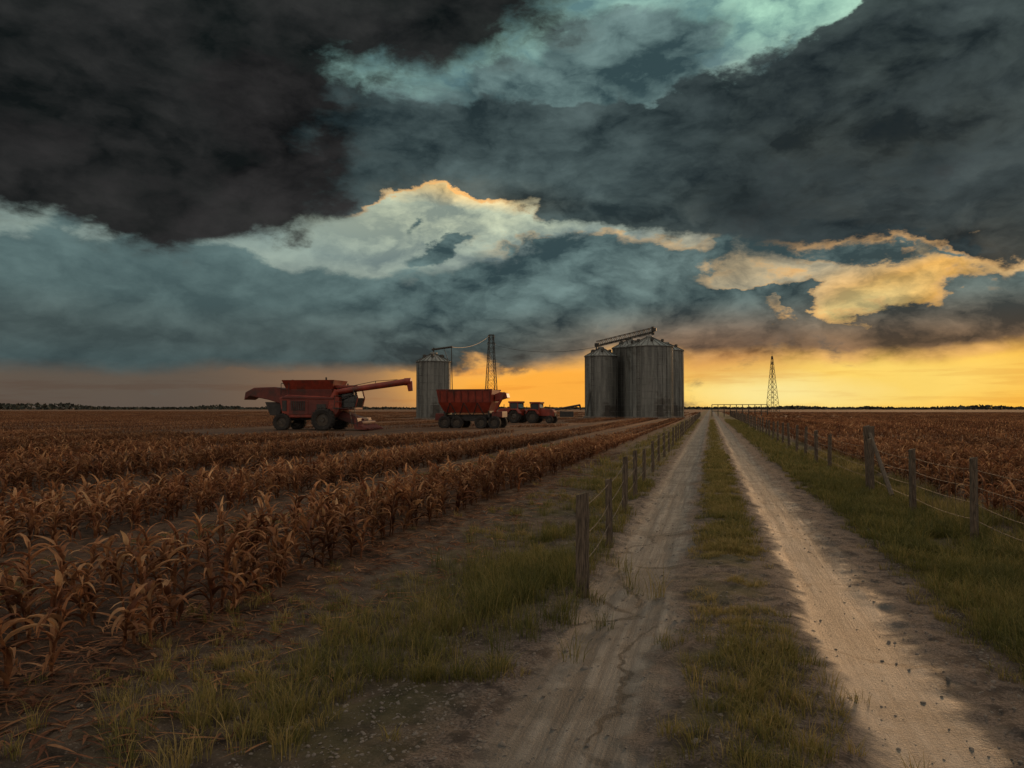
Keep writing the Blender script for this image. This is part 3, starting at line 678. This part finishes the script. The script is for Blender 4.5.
def combine(x=-28.9,y=51.6,rz=YAW+math.radians(-6),s=1.0):
    e=empty('combine_harvester',(x,y,float(H(x,y))-.02),rz); e.scale=(s,s,s)
    mb=MB(); mb.prism([(-2.7,1.0),(1.3,1.0),(1.7,1.5),(1.7,2.55),(-2.3,2.75),(-3.0,2.5)],-1.45,1.45); mb.obj('body',RED,e,.06)
    mb=MB(); mb.prism([(-2.2,1.25),(.8,1.25),(.9,2.3),(-2.1,2.4)],-1.50,-1.44); mb.box((-.7,-1.52,1.8),(.06,.04,1.1)); mb.prism([(-2.7,2.45),(1.3,2.40),(1.3,2.55),(-2.7,2.62)],-1.56,-1.44)
    mb.obj('side_panels',DRED,e,.02)
    mb=MB()
    for k in range(8): mb.box((-1.95+.14*k,-1.53,1.9),(.07,.05,.7))
    mb.box((.35,-1.53,1.75),(.7,.05,.55)); mb.box((-2.55,-1.47,1.9),(.35,.05,.8)); mb.obj('vents_and_hatches',BLK,e)
    mb=MB(); mb.frustum((-.7,0,2.6),(3.6,2.5),(3.6,2.6),.55); mb.obj('grain_tank',DRED,e,.04)
    mb=MB()
    o=[(-2.5,-1.3),(1.1,-1.3),(1.1,1.3),(-2.5,1.3)]; q=[(-2.75,-1.6),(1.35,-1.6),(1.35,1.6),(-2.75,1.6)]
    for i in range(4):
        a,b,c,d=o[i],o[(i+1)%4],q[(i+1)%4],q[i]
        mb.add([(a[0],a[1],3.15),(b[0],b[1],3.15),(c[0],c[1],3.85),(d[0],d[1],3.85),(a[0]*.97,a[1]*.95,3.15),(b[0]*.97,b[1]*.95,3.15),(c[0]*.98,c[1]*.96,3.85),(d[0]*.98,d[1]*.96,3.85)],
               [(0,1,2,3),(4,7,6,5),(3,2,6,7),(0,4,5,1)])
    mb.obj('tank_extensions',RED,e)
    mb=MB(); mb.prism([(-2.6,1.9),(-4.0,2.35),(-5.5,2.65),(-6.0,2.35),(-5.9,2.95),(-5.2,3.3),(-3.6,3.35),(-2.4,3.2)],-1.0,1.0); mb.obj('rear_hood',DRED,e,.05)
    mb=MB(); mb.prism([(-3.2,1.1),(-4.0,1.2),(-4.4,2.2),(-3.0,2.1)],-.8,.8); mb.box((-5.85,0,2.70),(.12,1.7,.4)); mb.box((-1.0,0,.95),(4.8,.9,.3)); mb.obj('straw_chopper_and_chassis',BLK,e,.03)
    mb=MB(); mb.prism([(1.35,1.75),(2.75,1.75),(2.95,2.5),(2.75,3.25),(1.45,3.25)],-.85,.85); mb.obj('cab_glazing',GLASS,e,.05)
    mb=MB(); mb.box((2.1,0,3.36),(1.75,1.95,.2)); mb.box((2.05,0,1.68),(1.5,1.8,.16)); 
    for sx,sy in((1.42,-.87),(1.42,.87)): mb.box((sx,sy,2.5),(.12,.08,1.5))
    for sy in(-.87,.87): mb.cyl((2.78,sy,1.75),(2.97,sy,2.5),.05,.05,5); mb.cyl((2.97,sy,2.5),(2.77,sy,3.27),.05,.05,5)
    mb.obj('cab_frame',RED,e,.04)
    mb=MB(); mb.cyl((2.3,-.95,3.2),(2.9,-1.5,3.1),.02,.02,4); mb.box((2.9,-1.55,2.9),(.05,.25,.4)); mb.cyl((1.9,0,3.4),(1.9,0,3.62),.07,.05,8); mb.cyl((-.2,1.0,3.5),(-.2,1.0,4.15),.07,.07,8)
    mb.cyl((-2.2,-.8,2.9),(-2.2,-.8,3.9),.08,.08,8); mb.obj('mirrors_beacon_exhaust',BLK,e)
    mb=MB(); mb.prism([(1.3,1.6),(1.3,.9),(3.2,.25),(3.4,.9)],-.6,.6); mb.obj('feeder_house',DRED,e,.03)
    mb=MB(); mb.prism([(3.0,.15),(3.9,.08),(4.0,.2),(3.35,.45),(3.2,1.0),(3.0,1.0)],-1.8,1.8); mb.obj('header',DRED,e,.02)
    mb=MB()
    for i in range(5):
        yy=-1.65+i*.8; mb.add([(3.5,yy-.18,.4),(3.5,yy+.18,.4),(4.4,yy,.08),(3.5,yy,.1),(3.6,yy,.55)],[(0,3,2),(1,2,3),(0,2,4),(4,2,1),(0,4,1),(0,1,3)])
    mb.cyl((3.45,-1.7,.6),(3.45,1.7,.6),.18,.18,10); mb.obj('row_dividers',DRED,e)
    mb=MB(); mb.cyl((1.2,-1.2,2.5),(1.5,-1.25,3.05),.28,.25,14); mb.cyl((1.5,-1.25,2.95),(7.1,-1.5,3.72),.2,.25,16); mb.cyl((6.75,-1.5,3.68),(7.25,-1.5,3.7),.28,.28,14); mb.cyl((7.12,-1.5,3.7),(7.22,-1.52,3.0),.24,.18,12)
    mb.obj('unloading_auger',RED,e)
    mb=MB(); mb.cyl((3.0,-1.3,2.95),(1.6,-1.2,2.3),.04,.04,5); mb.path([(2.2,-1.3,3.3),(4.5,-1.4,3.75),(6.2,-1.45,3.85)],.03,4); mb.cyl((4.5,-1.4,3.4),(4.5,-1.4,3.75),.03,.03,4)
    rail(mb,[(1.4,-1.6,1.75),(2.5,-1.6,1.75)]); 
    for sx in(2.55,2.95): mb.cyl((sx,-1.65,1.75),(sx+.35,-1.85,.35),.025,.025,4)
    for k in range(5): mb.cyl((2.55+.07*k,-1.65-.04*k,1.7-.28*k),(2.95+.07*k,-1.65-.04*k,1.7-.28*k),.025,.025,4)
    mb.box((2.1,-1.35,1.72),(1.5,.7,.06)); rail(mb,[(-2.2,-1.5,2.75),(-2.9,-1.3,2.7),(-2.9,1.3,2.7)]); mb.obj('rails_and_ladder',BLK,e)
    t=MB();rm=MB()
    for sy in(-1.75,1.75): wheel(t,rm,(.6,sy,.86),.86,.65,20)
    for sy in(-1.5,1.5): wheel(t,rm,(-2.7,sy,.66),.66,.5,18)
    t.obj('tyres',TYRE,e); rm.obj('wheel_rims',RIM,e)
    mb=MB(); mb.cyl((.6,-1.6,.86),(.6,1.6,.86),.16,.16,8); mb.cyl((-2.7,-1.4,.66),(-2.7,1.4,.66),.12,.12,8); mb.box((-2.7,0,.85),(.3,.5,.5)); mb.box((.6,0,.95),(.6,2.2,.4)); mb.obj('axles',BLK,e)
combine()
def graincart():
    x,y=-19.6,60.1
    e=empty('grain_cart_truck',(x,y,float(H(x,y))-.02),YAW+math.radians(-14))
    mb=MB(); mb.frustum((-.3,0,1.35),(3.8,1.7),(4.7,2.5),.9); mb.obj('hopper_lower',RED,e,.03)
    mb=MB()
    o=[(-2.6,-1.25),(2.0,-1.25),(2.0,1.25),(-2.6,1.25)]
    for i in range(4):
        a=o[i];b=o[(i+1)%4]; k=.95
        mb.add([(a[0],a[1],2.25),(b[0],b[1],2.25),(b[0]*1.06,b[1]*1.1,3.25),(a[0]*1.06,a[1]*1.1,3.25),(a[0]*k,a[1]*k,2.25),(b[0]*k,b[1]*k,2.25),(b[0]*1.02,b[1]*1.04,3.25),(a[0]*1.02,a[1]*1.04,3.25)],[(0,1,2,3),(4,7,6,5),(3,2,6,7),(0,4,5,1)])
    mb.obj('hopper_sides',RED,e)
    mb=MB()
    for xx in np.linspace(-2.45,1.9,8):
        mb.box((xx,-1.34,2.75),(.08,.07,1.0),(.12,0,0)); mb.box((xx,1.34,2.75),(.08,.07,1.0),(-.12,0,0))
    mb.box((-.3,-1.39,3.27),(4.9,.1,.1)); mb.box((-.3,1.39,3.27),(4.9,.1,.1)); mb.obj('hopper_ribs',DRED,e)
    mb=MB(); mb.box((-.2,0,1.05),(5.0,.9,.28)); mb.box((-.2,0,.8),(1.6,1.4,.3)); mb.cyl((-1.7,-1.1,.55),(-1.7,1.1,.55),.1,.1,8); mb.cyl((1.3,-1.1,.55),(1.3,1.1,.55),.1,.1,8)
    for xx in(-2.2,1.7): mb.box((xx,0,1.25),(.15,1.8,.5))
    for xx in(-1.6,-.4,.8): mb.cyl((xx,-1.2,2.2),(xx-.5,-.8,1.1),.05,.05,5); mb.cyl((xx,-1.2,2.2),(xx+.5,-.8,1.1),.05,.05,5)
    mb.obj('chassis',BLK,e,.02)
    mb=MB(); mb.prism([(2.1,2.9),(2.6,3.1),(3.1,3.0),(3.2,2.6),(2.9,2.55),(2.1,2.3)],-.5,.5); mb.cyl((2.2,-.9,1.4),(3.1,-.9,3.05),.12,.12,10); mb.obj('discharge_chute',RED,e,.03)
    mb=MB(); mb.prism([(-3.05,.7),(-2.2,.7),(-2.2,1.3),(-3.0,1.3)],-.9,.9); mb.box((2.4,0,1.2),(.9,1.7,.5)); mb.obj('toolboxes',DRED,e,.03)
    t=MB();rm=MB()
    for sy in(-1.1,1.1):
        for xx in(-2.1,-1.0,1.1,2.25): wheel(t,rm,(xx,sy,.54),.54,.4,16)
    t.obj('tyres',TYRE,e); rm.obj('wheel_rims',RIM,e)
graincart()
def tractor(x,y,rz,s=1.0):
    e=empty('red_tractor',(x,y,0),rz); e.scale=(s,s,s)
    mb=MB(); mb.prism([(-.1,.9),(1.75,.85),(1.8,1.45),(1.5,1.75),(-.1,1.85)],-.5,.5); mb.obj('bonnet',RED,e,.05)
    mb=MB(); mb.prism([(-1.3,1.6),(-.1,1.6),(.0,1.9),(-.15,2.45),(-1.15,2.45),(-1.35,1.8)],-.65,.65); mb.obj('cab_glazing',GLASS,e,.04)
    mb=MB(); mb.box((-.65,0,2.55),(1.4,1.6,.2)); mb.box((-.7,0,1.3),(1.3,1.4,.75))
    for sx,sy in((-1.22,-.66),(-.1,-.66),(-1.22,.66),(-.1,.66)): mb.box((sx,sy,1.95),(.13,.09,1.2))
    for sy in(-.95,.95): mb.prism([(-1.8,1.2),(-1.35,1.75),(-.45,1.75),(.05,1.2),(-.1,1.1),(-.5,1.6),(-1.3,1.6),(-1.65,1.15)],sy-.28,sy+.28)
    mb.obj('cab_and_fenders',RED,e,.03)
    mb=MB(); mb.box((0,0,.75),(2.8,.45,.4)); mb.cyl((1.0,.2,1.6),(1.0,.2,2.3),.05,.05,8); mb.box((1.8,0,1.1),(.06,.6,.4)); mb.cyl((1.3,-.8,.45),(1.3,.8,.45),.08,.08,8); mb.cyl((-.9,-.9,.8),(-.9,.9,.8),.12,.12,8); mb.obj('chassis',BLK,e,.02)
    t=MB();rm=MB()
    for sy in(-.9,.9): wheel(t,rm,(-.9,sy,.8),.8,.5,18); wheel(t,rm,(1.3,sy*.9,.48),.48,.35,16)
    t.obj('tyres',TYRE,e); rm.obj('wheel_rims',RIM,e)
tractor(-21.8,81.3,YAW+2.6,.93); tractor(-18.3,81.2,YAW-.4,.9)
def hayrake(x,y,rz):
    e=empty('grain_auger_trailer',(x,y,0),rz)
    mb=MB(); mb.cyl((-4,0,.7),(4.2,0,2.2),.16,.16,8); truss(mb,(-3,0,.45),(3.4,0,1.6),.5,.35,8,.03); mb.cyl((4.1,0,2.2),(4.3,0,1.4),.15,.15,8); mb.obj('auger_tube',BLK,e)
    mb=MB(); mb.cyl((0,-.9,.4),(0,0,1.4),.05,.05,5); mb.cyl((0,.9,.4),(0,0,1.4),.05,.05,5); mb.frustum((-4.2,0,.2),(.7,.7),(1.6,1.4),.7); mb.box((2.0,.3,.7),(2.2,1.2,.9)); mb.obj('hopper_and_frame',BLK,e)
    t=MB();rm=MB(); wheel(t,rm,(0,-1,.4),.4,.25,14); wheel(t,rm,(0,1,.4),.4,.25,14); t.obj('tyres',TYRE,e); rm.obj('wheel_rims',RIM,e)
hayrake(-24.5,118,YAW-.1)
def gate(x0,x1,y,h,n):
    e=empty('pipe_rail_gate'); mb=MB()
    for k in range(n+1):
        x=x0+(x1-x0)*k/n; mb.cyl((x,y,-.1),(x,y,h),.09,.09,5)
    mb.obj('uprights',DSTEEL,e)
    mb=MB()
    for z in(h,h*.72,h*.45): mb.cyl((x0,y,z),(x1,y,z),.07,.07,5)
    mb.obj('rails',DSTEEL,e)
gate(.3,11,156,2.4,9)
# ------------------------------------------------------------ distant trees
def trees():
    n=14000
    az=rng.uniform(-1.1,.7,n); dist=rng.uniform(850,1150,n)
    hp=2.0+6.5*np.clip(fbm(az*26,az*0,61,4)-.38,0,1)*2*np.where(az<-.33,1.0,.45)
    z=rng.random(n)*hp; x=dist*np.sin(az); y=dist*np.cos(az)
    s=rng.uniform(.8,2.2,n)
    c=np.stack([x,y,z],1)
    a=rng.normal(0,1,(n,3)); a/=np.linalg.norm(a,axis=1)[:,None]; b=np.cross(a,rng.normal(0,1,(n,3))); b/=np.linalg.norm(b,axis=1)[:,None]
    vs=np.stack([c-a*s[:,None],c-b*s[:,None],c+a*s[:,None],c+b*s[:,None]],1).reshape(-1,3)
    npmesh('distant_tree_line',vs,np.arange(n*4).reshape(-1,4),TREEM)
trees()
